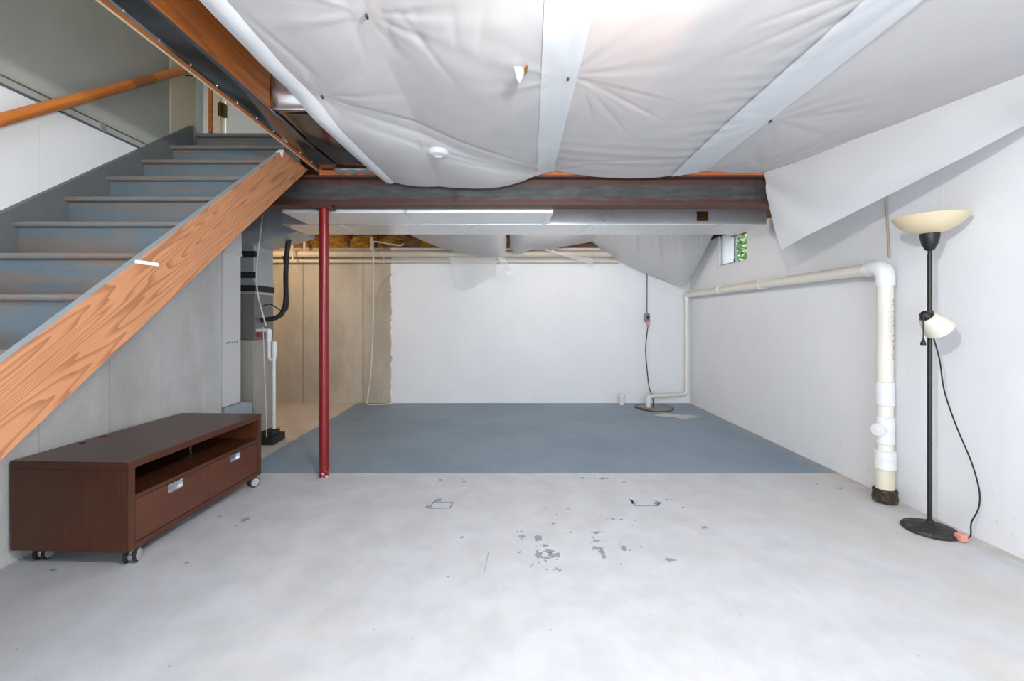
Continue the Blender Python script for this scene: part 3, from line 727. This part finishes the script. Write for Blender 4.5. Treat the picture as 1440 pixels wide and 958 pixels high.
# torn tab beside the hole
hz = ZJ-.012+film_z(HX, HY)
MB().prism([(HX+.002, HY+.035), (HX+.010, HY+.0), (HX+.012, HY-.035), (HX+.004, HY-.05), (HX-.008, HY-.045), (HX-.003, HY-.01)], 2, hz-.010, hz-.006).build('exposed_backing', 'insul', s1, 0, 'brown backing showing in the tear')
MB().grid(lambda u, v: (HX+.004-.010*v-(.052-.03*v)*u, HY-.052+.085*v-.035*u*(1-v), hz-.011-.03*math.sin(1.5*u)+.006*math.sin(4*v+2*u)), 8, 8).build('torn_tab', 'plastic_double', s1)
MB().grid(lambda u, v: (-.52+.012*u, 2.60+.09*v, ZJ-.017+film_z(-.52, 2.6+.09*v)-.012*u), 2, 6).build('slit', 'white_paint', s1)
q = P(616, 205, 0); k_ = 1.075/(VY-205); dx_, dy_ = (616-VX)*k_, k_*F
zz = ZJ-.012+film_z(dx_, dy_)
sd = thing('smoke_detector', (dx_, dy_, zz-.035), 'small round white detector pressed against the ceiling film', 'smoke detector')
MB().lathe([(.064, .012), (.066, 0), (.058, -.016), (.030, -.026), (0, -.028)], (dx_, dy_, zz), 28).build('body', 'plastic', sd)
MB().lathe([(.022, -.002), (.020, -.006), (0, -.007)], (dx_, dy_, zz-.026), 18).build('cap', 'plastic_double', sd)

# film over the back part of the room
def drape(top, bot, nu, nv, amp=.012, freq=9):
    top = smooth_path(top, 10); bot = smooth_path(bot, 10)
    def at(pts, u):
        f = u*(len(pts)-1); i = min(int(f), len(pts)-2); return pts[i].lerp(pts[i+1], f-i)
    def fn(u, v):
        p = at(top, u).lerp(at(bot, u), v)
        p.z -= .05*math.sin(PI*v)*math.sin(PI*u)
        a = amp*math.sin(PI*min(1, v*1.3+.1))*(math.sin(u*freq*2+v*2.5)+.5*math.sin(u*freq*4.3+1))
        p.y -= abs(a)*.8; p.z += a*.3
        return p
    return MB().grid(fn, nu, nv)
zc = ZJ-.01
bd = drape([Vector((.95, 5.9, zc)), Vector((1.4, 5.45, zc)), Vector((1.9, 5.1, zc)), Vector((2.35, 5.05, zc)), Vector((2.55, 5.3, zc))],
      [P(838, 343, 6.16), P(850, 354, 6.14), P(875, 369, 6.12), P(905, 383, 6.10), P(935, 394, 6.07), P(961, 403, 6.02), P(973, 388, 5.92), P(984, 370, 5.83), P(990, 350, 5.70), P(999, 336, 5.58)], 200, 40, .024, 26)
tag(bd.build('plastic_sheet', 'plastic'), 'wrinkled white plastic film drooping in the far corner beside the small window', 'plastic sheet', 'plastic film sheets hung under the ceiling')
lf = drape([Vector((-1.15, 5.2, zc)), Vector((-.6, 5.1, zc)), Vector((-.02, 5.1, zc))],
      [P(572, 328, 5.9), P(600, 341, 5.98), P(635, 353, 6.0), P(675, 360, 6.0), P(706, 363, 5.98), P(713, 338, 5.75)], 50, 20, .006, 5).build('plastic_sheet', 'plastic')
tag(lf, 'plastic film hanging over the far pipes with a thin clear tail on the white wall', 'plastic sheet', 'plastic film sheets hung under the ceiling')
MB().grid(lambda u, v: P(632+u*(66-8*v)+8*v, 362+v*(42-10*u)+6*math.sin(5*u)*v, 5.94+.02*math.sin(7*u)+.1*v), 14, 10).build('torn_tail', 'plastic_thin', lf)
MB().grid(lambda u, v: P(700+u*(10)+14*v, 362+v*(30), 5.94+.01*math.sin(7*v)), 4, 10).build('torn_tail', 'plastic_thin', lf)
md_ = drape([Vector((.04, 5.1, zc)), Vector((.6, 5.1, zc)), Vector((1.0, 5.2, zc))],
      [P(717, 350, 5.95), P(728, 357, 5.97), P(748, 352, 5.98), P(775, 350, 5.98), P(805, 345, 5.98), P(838, 339, 5.95)], 44, 16, .005, 4).build('plastic_sheet', 'plastic')
tag(md_, 'short piece of plastic film tucked above the far pipes beside the bare rim wood', 'plastic sheet', 'plastic film sheets hung under the ceiling')
MB().grid(lambda u, v: P(766+u*68, 350+u*14+v*(2+7*u), 5.95), 12, 4).build('torn_tail', 'plastic_thin', md_)

# ------------------------------------------------------------------ overhead pipes on the back wall
def wallpipe(name, z, r, y, x0, x1, mat, label, straps):
    th = thing(name, ((x0+x1)/2, y, z-r), label, 'pipe')
    MB().tube([(x0, y, z), (x1, y, z)], r, 16).build('pipe_run', mat, th)
    for sx in straps:
        MB().tube([(sx-.012, y, z), (sx+.012, y, z)], r+.006, 16).box((sx-.008, y-.004, z+r), (sx+.008, y+.004, z+r+.12)).build('strap', 'white_cable', th)
    return th
ka = 6.12/F
bp = wallpipe('drain_pipe', EYE+(VY-357)*ka, .048, 6.13, -3.5, 1.75, 'pvc_tan', 'fat tan drain pipe running high along the back wall', [(636-VX)*ka, (754-VX)*ka])
for px in (428, 523):
    x = (px-VX)*ka; MB().tube([(x, 6.13, 2.1), (x, 6.13, 2.33)], .022, 10).build('branch', 'pvc_tan', bp)
wallpipe('water_pipe', EYE+(VY-367)*ka, .024, 6.15, -3.5, 1.55, 'pvc_tan', 'thin tan pipe running under the fat drain pipe', [(410-VX)*ka, (539-VX)*ka, (715-VX)*ka])
ln = smooth_path([P(568, 343, 6.05), P(560, 345, 6.05), P(530, 340, 6.06), P(525, 342, 6.05), P(525, 360, 6.05), P(525, 376, 6.06), P(525, 405, 6.2), P(524, 470, 6.22), P(521, 530, 6.22), P(517, 560, 6.2), Vector((-1.92, 6.12, .01)), Vector((-1.75, 6.10, .01)), Vector((-1.6, 6.16, .01))])
tag(MB().tube(ln, .010, 8).build('hanging_cable', 'white_cable'), 'white cable hanging from the pipes down the bare back wall to the floor', 'cable')
ln = smooth_path([P(411, 330, 6.0), P(411, 352, 6.0), P(412, 366, 6.02)])
tag(MB().tube(ln, .014, 8).build('stub_pipe', 'pvc_tan'), 'short tan pipe drop hanging beside the black line above the far pipes', 'pipe')

# ------------------------------------------------------------------ window in the right wall
WX = XR+.012
wn = struct('window_1', MB().box((WX, WY0, WZ0), (WX+.05, WY1, WZ0+.014)).box((WX, WY0, 2.18), (WX+.05, WY1, ZT)).box((WX, WY0, WZ0), (WX+.05, WY0+.010, ZT)).box((WX, WY1-.016, WZ0), (WX+.05, WY1, ZT)), 'white_paint')
B((XR+.002, WY0, WZ0-.012), (XR+.12, WY1, WZ0)).build('window_sill', 'white_paint', wn)
B((XR-.010, WY1-.004, WZ0-.02), (XR+.006, WY1+.045, ZT)).build('casing', 'white_paint', wn)
ym = 5.04
MB().box((WX-.004, ym-.012, WZ0+.014), (WX+.012, ym+.014, 2.18)).box((WX, WY1-.032, WZ0+.014), (WX+.012, WY1-.016, 2.18)).box((WX, ym+.014, WZ0+.014), (WX+.012, WY1-.032, WZ0+.024)).build('sash', 'alum', wn)
B((WX+.004, ym+.014, WZ0+.024), (WX+.007, WY1-.032, 2.18)).build('pane', 'glass', wn)
B((WX+.024, WY0+.010, WZ0+.014), (WX+.027, ym-.012, 2.18)).build('pane', 'glass', wn)
B((WX-.010, ym-.004, WZ0+.02), (WX-.003, ym+.008, WZ0+.05)).build('latch', 'black', wn)
# outside
struct('ground_outside', B((XR+.2, -1, 1.45), (9, 13, 1.55)), 'soil')
sf = thing('pane_backing', (3.415, 7.4, 1.55), 'white boards added outside the small window to whiten its left pane', 'backdrop')  # white backing added so the left window pane reads bright
bd0 = None
for k in range(9):
    y = 6.57+k*.2
    if bd0 is None: bd0 = B((3.4, y, 1.55), (3.43, y+.19, 4.2)).build('board', 'backing_white', sf)
    else: like(bd0, sf, (3.415, y+.095, 1.55))
bu = thing('shrub', (4.8, 8.6, 1.55), 'bright green shrub outside the small window', 'shrub')
lv = MB(); rnd = random.Random(3)
for k in range(12000):
    d_ = Vector((rnd.gauss(0, 1), rnd.gauss(0, 1), rnd.gauss(0, 1))).normalized()*(rnd.random()**.4)
    c = Vector((4.8+d_.x*.8, 8.6+d_.y*1.2, 2.9+d_.z*1.35)); a = Vector((rnd.gauss(0, 1), rnd.gauss(0, 1), rnd.gauss(0, 1))).normalized(); b_ = a.orthogonal().normalized()
    lv._add([c-a*.05, c+b_*.03, c+a*.05, c-b_*.03], [(0, 1, 2, 3)])
lv.build('foliage', 'leaf', bu)['kind'] = 'stuff'
MB().tube([(4.8, 8.6, 1.55), (4.85, 8.6, 2.4), (4.75, 8.65, 3.2)], [.05, .04, .02], 8).build('stem', 'soil', bu)

# ------------------------------------------------------------------ drain stack and pipe on the right wall
SX, SY = 2.50, 2.911
ks = SY/F
zs = lambda py: EYE-(py-VY)*ks
ds = thing('drain_stack', (SX, SY, 0), 'cream drain stack with white couplings and a cleanout rising from a tarred collar', 'drain pipe')
MB().tube([(SX, SY, zs(660)), (SX, SY, zs(400))], .0445, 24).build('riser_pipe', 'pvc', ds)
MB().tube([(SX, SY, .02), (SX, SY, zs(652))], .0525, 24).build('lower_pipe', 'pvc_old', ds)
def coupling(p0, p1, r, name='coupling', mat='pvc_white'):
    a, b = zs(p0), zs(p1)
    return MB().lathe([(r-.006, a), (r, a+.004), (r, (a+b)/2-.006), (r-.003, (a+b)/2-.003), (r-.003, (a+b)/2+.003), (r, (a+b)/2+.006), (r, b-.004), (r-.006, b)], (SX, SY, 0), 28).build(name, mat, ds)
coupling(570, 537, .0515); coupling(659, 633, .0595)
ct = coupling(624, 586, .0515, 'cleanout_tee')
ad = Vector((-.93, -.36, 0)).normalized(); zc_ = zs(603)
MB().lathe([(.036, .02), (.036, .065), (.041, .066), (.041, .080), (.034, .081)], (SX, SY, zc_), 24, ad).build('port', 'pvc_white', ct)
MB().lathe([(.034, .08), (.034, .088), (.013, .089), (.013, .100), (0, .100)], (SX, SY, zc_), 24, ad).build('cleanout_plug', 'pvc_white', ct)
MB().lathe([(.052, .0), (.066, .004), (.070, .03), (.065, .06), (.068, .08), (.058, .092), (.0525, .09)], (SX, SY, 0), 30).build('tarred_collar', 'tar', ds)
# elbow turning along the wall
ze = zs(380)
el = [Vector((SX, SY, zs(402)+.0)), Vector((SX, SY, ze-.035)), Vector((SX, SY+.012, ze-.008)), Vector((SX, SY+.035, ze+.012)), Vector((SX, SY+.075, ze+.02)), Vector((SX, SY+.13, ze+.02))]
MB().tube(el, [.053, .053, .055, .056, .054, .052], 24).build('elbow', 'pvc_white', ds)
MB().lathe([(.046, 0), (.0535, .003), (.0535, .032), (.046, .034)], (SX, SY, zs(396)), 28).build('elbow_hub', 'pvc_white', ds)
MB().lathe([(.046, 0), (.0535, .003), (.0535, .030), (.046, .034)], (SX, SY+.10, ze+.02), 28, (0, 1, 0)).build('elbow_hub', 'pvc_white', ds)
MB().tube([(SX, SY+.12, ze+.02), (SX+.035, 6.14, ze+.0)], .042, 20).build('wall_run', 'pvc', ds)
for y in (4.35, 5.2): MB().tube([(SX+.02, y-.012, ze+.013), (SX+.02, y+.012, ze+.013)], .052, 20).box((SX+.02, y-.01, ze+.06), (XR, y+.01, ze+.063)).build('strap', 'pvc_white', ds)
rd_ = MB(); rnd = random.Random(5)
for k in range(26):
    z = zs(505)+k*(zs(420)-zs(505))/26
    if rnd.random() < .75:
        a = math.radians(-100); rr = .0580
        for j in range(2):
            aa = a+rnd.uniform(-.07, .07)
            c = Vector((SX+.018+rr*math.cos(aa)*0+rnd.uniform(-.004, .004), SY-math.sqrt(.0452**2-.020**2), z+rnd.uniform(0, .008)))
            rd_.box((c.x-.002, c.y-.0012, c.z), (c.x+.002, c.y+.001, c.z+.006))
rd_.build('printed_line', 'red_tag', ds, label='faint red printed line')
rl = MB()
for k in range(30):
    y = 3.05+k*.03
    if rnd.random() < .6: rl.box((SX-.030, y, ze+.05), (SX-.024, y+.018, ze+.0515))
rl.build('printed_line', 'red_tag', ds)
ln = smooth_path([PX(1246, 270, 2.57), PX(1247, 300, 2.585), PX(1249, 335, 2.585), PX(1250, 362, 2.57)])
tag(MB().tube(ln, .0065, 8).build('wall_cable', 'tan_cable'), 'tan cable dropping down the right wall onto the drain stack elbow', 'cable')

# sump corner
sp = thing('sump_pit', (1.98, 5.91, 0), 'round dark sump pit lid let into the blue floor in the corner', 'sump')
MB().lathe([(.255, .001), (.25, .008), (.235, .008), (.23, .002)], (1.98, 5.91, 0), 40).build('rim', 'beam', sp)
lid = [(.23*math.cos(2*PI*k/36), .23*math.sin(2*PI*k/36)) for k in range(36)]
MB().prism([(1.98+a, 5.91+b) for a, b in lid if a > -.10 or b > .05], 2, .002, .007).build('lid', 'coil_case', sp)
MB().prism([(1.98+a*.98, 5.91+b*.98) for a, b in lid if a <= .02 and b <= .04]+[(1.97, 5.93)], 2, .001, .0025).build('pit_shade_sheet', 'black', sp)  # flat black sheet painting the darkness inside the open pit
sdp = thing('sump_discharge_pipe', (2.3, 6.1, 0), 'thin white discharge pipe rising from the sump into the far corner', 'pipe')
q = G(914, 575)
pth = [Vector((q.x, 5.93, .0)), Vector((q.x, 5.93, .115)), Vector((q.x+.02, 5.945, .145)), Vector((q.x+.06, 5.97, .145)), Vector((2.44, 6.15, .135)), Vector((2.50, 6.165, .145)), Vector((2.52, 6.17, .18)), Vector((2.52, 6.17, 1.50))]
MB().tube(pth, .026, 14).build('pipe_run', 'pvc', sdp)
MB().tube([(q.x, 5.93, .04), (q.x, 5.93, .13)], .034, 14).build('fitting', 'pvc_white', sdp)
MB().tube([(2.52, 6.17, 1.42), (2.52, 6.17, 1.52)], .034, 14).build('fitting', 'pvc_white', sdp)
q = G(873.5, 569)
sb = thing('pipe_stub', (q.x, q.y, 0), 'short capped white pipe stub at the foot of the back wall', 'pipe')
MB().tube([(q.x, q.y-.02, 0), (q.x, q.y-.02, .10)], .036, 16).build('stub', 'pvc', sb)
MB().tube([(q.x, q.y-.02, .10), (q.x, q.y-.02, .14)], .046, 16).build('cap', 'pvc_white', sb)
kb = 6.22/F; ox = (910-VX)*kb; oz = EYE+(VY-447)*kb
ob = thing('wall_outlet', (ox, 6.23, oz-.06), 'grey outlet box under a thin conduit on the white back wall', 'outlet')
B((ox-.035, 6.20, oz-.06), (ox+.035, 6.25, oz+.06), .006).build('box', 'grey_plastic', ob)
B((ox-.010, 6.192, oz-.02), (ox+.022, 6.201, oz+.03), .003).build('receptacle', 'black', ob)
MB().tube([(ox, 6.235, oz+.06), (ox, 6.235, EYE+(VY-380)*kb)], .010, 10).build('conduit', 'grey_plastic', ob)
cdx = thing('pump_cord', (ox, 6.19, .02), 'black power cord running from the grey outlet down to the sump', 'cord')
B((ox-.018, 6.165, oz-.11), (ox+.022, 6.195, oz-.055), .006).build('plug', 'pink', cdx, label='pink plug')
ln = smooth_path([Vector((ox, 6.18, oz-.11)), P(908, 490, 6.18), P(910, 520, 6.18), P(913, 545, 6.15), P(918, 560, 6.0), G(919, 573, .01)])
MB().tube(ln, .007, 8).build('cable', 'black', cdx)

# ------------------------------------------------------------------ floor lamp
LX, LY = 2.42, 2.52
kl = LY/F; zl = lambda py: EYE-(py-VY)*kl
fl = thing('floor_lamp', (LX, LY, 0), 'tall black torchiere floor lamp with cream bowl and side reading shade', 'floor lamp')
MB().lathe([(.126, 0), (.128, .010), (.120, .020), (.05, .034), (.018, .042), (.016, .06)], (LX, LY, 0), 44).build('base', 'lamp_base', fl)
MB().tube([(LX, LY, .045), (LX, LY, zl(358))], .0112, 16).build('pole', 'black_metal', fl)
MB().tube([(LX, LY, zl(359)), (LX, LY, zl(348))], .009, 12).build('neck', 'black_metal', fl)
zb = zl(329)
MB().lathe([(.010, zl(353)), (.022, zl(351)), (.036, zl(343)), (.044, zl(334)), (.046, zl(327))], (LX, LY, 0), 28).build('cup', 'black_metal', fl)
bp_ = [(.035, zb-.002), (.08, zb+.012), (.12, zb+.036), (.15, zb+.066), (.167, zb+.098), (.164, zb+.099), (.147, zb+.068), (.118, zb+.040), (.08, zb+.017), (.0, zb+.006)]
MB().lathe(bp_, (LX, LY, 0), 48).build('bowl', 'bowl', fl, label='cream glass bowl shade')
MB().tube([(LX-.04, LY-.02, zl(341)), (LX-.07, LY-.035, zl(341))], .003, 6).build('switch_knob', 'black_metal', fl)
zr = zl(441)
MB().tube([(LX, LY, zr-.012), (LX, LY, zr+.016)], .017, 14).tube([(LX, LY, zr), P(1301, 443, LY-.075)], .008, 8).build('reading_arm', 'black_metal', fl)
sa = P(1301, 443, LY-.08)
dax = Vector((.56, .05, -.50)).normalized()
sh = MB().lathe([(.008, -.022), (.020, -.014), (.029, .008), (.032, .03)], sa, 22, dax).build('socket', 'black_metal', fl)
MB().lathe([(.036, .012), (.052, .045), (.070, .118), (.068, .119), (.050, .045), (.032, .014)], sa, 36, dax, True).build('reading_shade', 'shade', fl, label='cream cone reading shade')
MB().tube([sa+Vector((-.01, 0, .0)), sa+Vector((-.05, -.02, -.004))], .005, 6).build('arm_knob', 'black_metal', fl)
q = sa+Vector((-.022, -.012, .0))
MB().tube([q, q+Vector((0, 0, -.13))], .003, 6).build('pull_cord', 'black', fl)
MB().lathe([(.004, 0), (.007, -.01), (.013, -.03), (.012, -.042), (0, -.043)], q+Vector((0, 0, -.128)), 10).build('pull_knob', 'black', fl)
ln = smooth_path([Vector((LX+.012, LY, zl(468))), PX(1321, 505, 2.46), PX(1328, 550, 2.5), PX(1345, 600, 2.54), PX(1366, 650, 2.565), PX(1377, 690, 2.57), PX(1376, 715, 2.56), PX(1366, 735, 2.53), Vector((2.50, 2.375, .04)), Vector((2.475, 2.385, .025))])
MB().tube(ln, .0036, 8).build('cord', 'black', fl)
e0 = Vector((LX+.02, LY-.118, .022)); 
B((2.452, 2.375, .004), (2.492, 2.415, .042), .006).build('plug', 'pink', fl, label='pink plug')

# bare bulb in a porcelain holder on the ceiling, left of where the camera stands, and one by the furnace
def bulb_lamp(loc, power, col, label, r=.05):
    th = thing('bulb_holder', loc, label, 'lamp')
    x, y, z = loc
    MB().lathe([(.055, z+.155), (.055, z+.14), (.035, z+.12), (.028, z+.10)], (x, y, 0), 24).build('holder', 'porcelain', th)
    MB().lathe([(.0, z+.0), (.018, z+.004), (.030, z+.022), (.032, z+.04), (.024, z+.066), (.014, z+.09), (.013, z+.105)], (x, y, 0), 20).build('bulb', 'bulb', th)
    d = bpy.data.lights.new('bulb_light', 'POINT'); d.energy = power; d.color = col; d.shadow_soft_size = r
    o = bpy.data.objects.new('bulb_light', d); C.objects.link(o); o.location = (x, y, z-.06)
bulb_lamp((.48, 1.10, 2.452), 12, (1, .95, .87), 'bare bulb in a white holder glowing above the ceiling film', .04)
bulb_lamp((.28, .72, 2.130), 97, (1, .965, .92), 'bare bulb in a white holder hanging under the ceiling film')
bulb_lamp((-3.04, 5.25, 2.165), 20, (1, .76, .45), 'bare bulb in a white holder behind the furnace')
bulb_lamp((.68, 4.50, 2.165), 24, (1, .97, .93), 'added unseen fill bulb in a white holder above the blue floor', .03)  # hidden bulb added to brighten the back wall and floor
bulb_lamp((-1.95, 1.2, 4.93), 22, (1, .97, .92), 'added unseen fill bulb in a white holder high above the stairs')  # unseen bulb added because the stairwell needs light

# ------------------------------------------------------------------ scuffs and paint marks on the floor
def blot(px, py, w_, h_, mat='scuff', seed=0, n=11):
    rn = random.Random(seed); c = G(px, py); poly = []
    kx = c.y/F
    for k in range(n):
        a = 2*PI*k/n; rr = .35+.85*rn.random()
        poly.append((c.x+math.cos(a)*w_*.5*kx*rr, c.y+math.sin(a)*h_*.5*rr*c.y/(py-VY)))
    if w_ > 8:
        for k in range(3):
            ox_, oy_ = rn.uniform(-.8, .8)*w_*kx, rn.uniform(-.9, .9)*h_*c.y/(py-VY); e = rn.uniform(.002, .006)
            MB().prism([(c.x+ox_+e*rn.uniform(.6, 1.6)*math.cos(k2*1.05), c.y+oy_+e*rn.uniform(.6, 1.6)*math.sin(k2*1.05)) for k2 in range(6)], 2, .0004, .0009).build('paint_scuff', mat, floor)
    MB().prism(poly, 2, .0004, .0010).build('paint_scuff' if mat == 'scuff' else 'floor_stain', mat, floor)
def stroke(pts, w_, mat='scuff'):
    for (a, b) in zip(pts[:-1], pts[1:]):
        p, q = G(*a), G(*b); d_ = (q-p); n_ = Vector((-d_.y, d_.x, 0)).normalized()*(w_*.5)
        e = d_.normalized()*w_*.3; p, q = p-e, q+e
        MB().prism([(p.x-n_.x, p.y-n_.y), (q.x-n_.x, q.y-n_.y), (q.x+n_.x*.7, q.y+n_.y*.7), (p.x+n_.x*.7, p.y+n_.y*.7)], 2, .0004, .0010).build('paint_scuff', mat, floor)
stroke([(604, 715.5), (609, 706.5), (637, 706.5), (633, 715), (604, 715.5)], .012)
blot(616, 704, 12, 6, seed=1); blot(601, 713, 5, 8, seed=2)
stroke([(888, 703.5), (893, 711.5), (925, 711.5), (928, 706.5)], .014); stroke([(893, 704), (918, 703.5), (928, 706.5)], .008)
blot(889, 706, 9, 9, seed=3); blot(924, 707.5, 12, 6, seed=4)
for i, (x, y, w_, h_) in enumerate([(734, 755, 9, 5), (727, 748, 4, 2.5), (733, 747.5, 5, 2.5), (756, 758, 11, 14), (766, 767, 10, 5), (757, 781, 13, 13), (772, 775, 16, 7), (779, 781, 20, 9), (770, 785, 16, 7), (767, 789, 5, 4), (840, 749, 17, 4), (835, 757, 4, 7), (840, 761, 16, 2.5), (840, 771, 18, 5), (846, 777, 10, 8), (849, 783, 7, 6), (877, 772, 10, 8), (942, 788, 20, 5), (749, 794, 6, 3), (747, 797, 5, 3), (784, 801, 16, 3), (769, 801, 4, 3), (803, 748.5, 7, 3), (779, 736.5, 8, 3), (767, 715, 5, 3), (652, 677, 9, 4), (619, 675, 4, 2.5), (861, 730, 9, 3), (874, 731, 6, 4), (892, 732, 6, 3), (961, 714, 5, 4), (938, 703, 5, 3), (945, 703.5, 5, 2.5), (819, 672.5, 5, 3), (849, 673, 15, 3), (878, 678, 5, 2.5), (650, 756, 6, 4), (630, 811, 5, 3), (799, 716, 5, 2), (731, 777, 6, 3), (902, 769, 4, 3), (873, 794, 3, 3), (783, 724, 3, 2), (990, 742, 10, 4), (1148, 681, 4, 2), (1181, 687, 9, 3), (310, 726, 5, 4), (344, 732, 12, 9), (262, 792, 8, 3), (76, 802, 14, 3)]):
    blot(x, y, w_, h_, seed=20+i, n=15 if w_ > 8 else 8)
stroke([(687, 777), (681, 805)], .004)
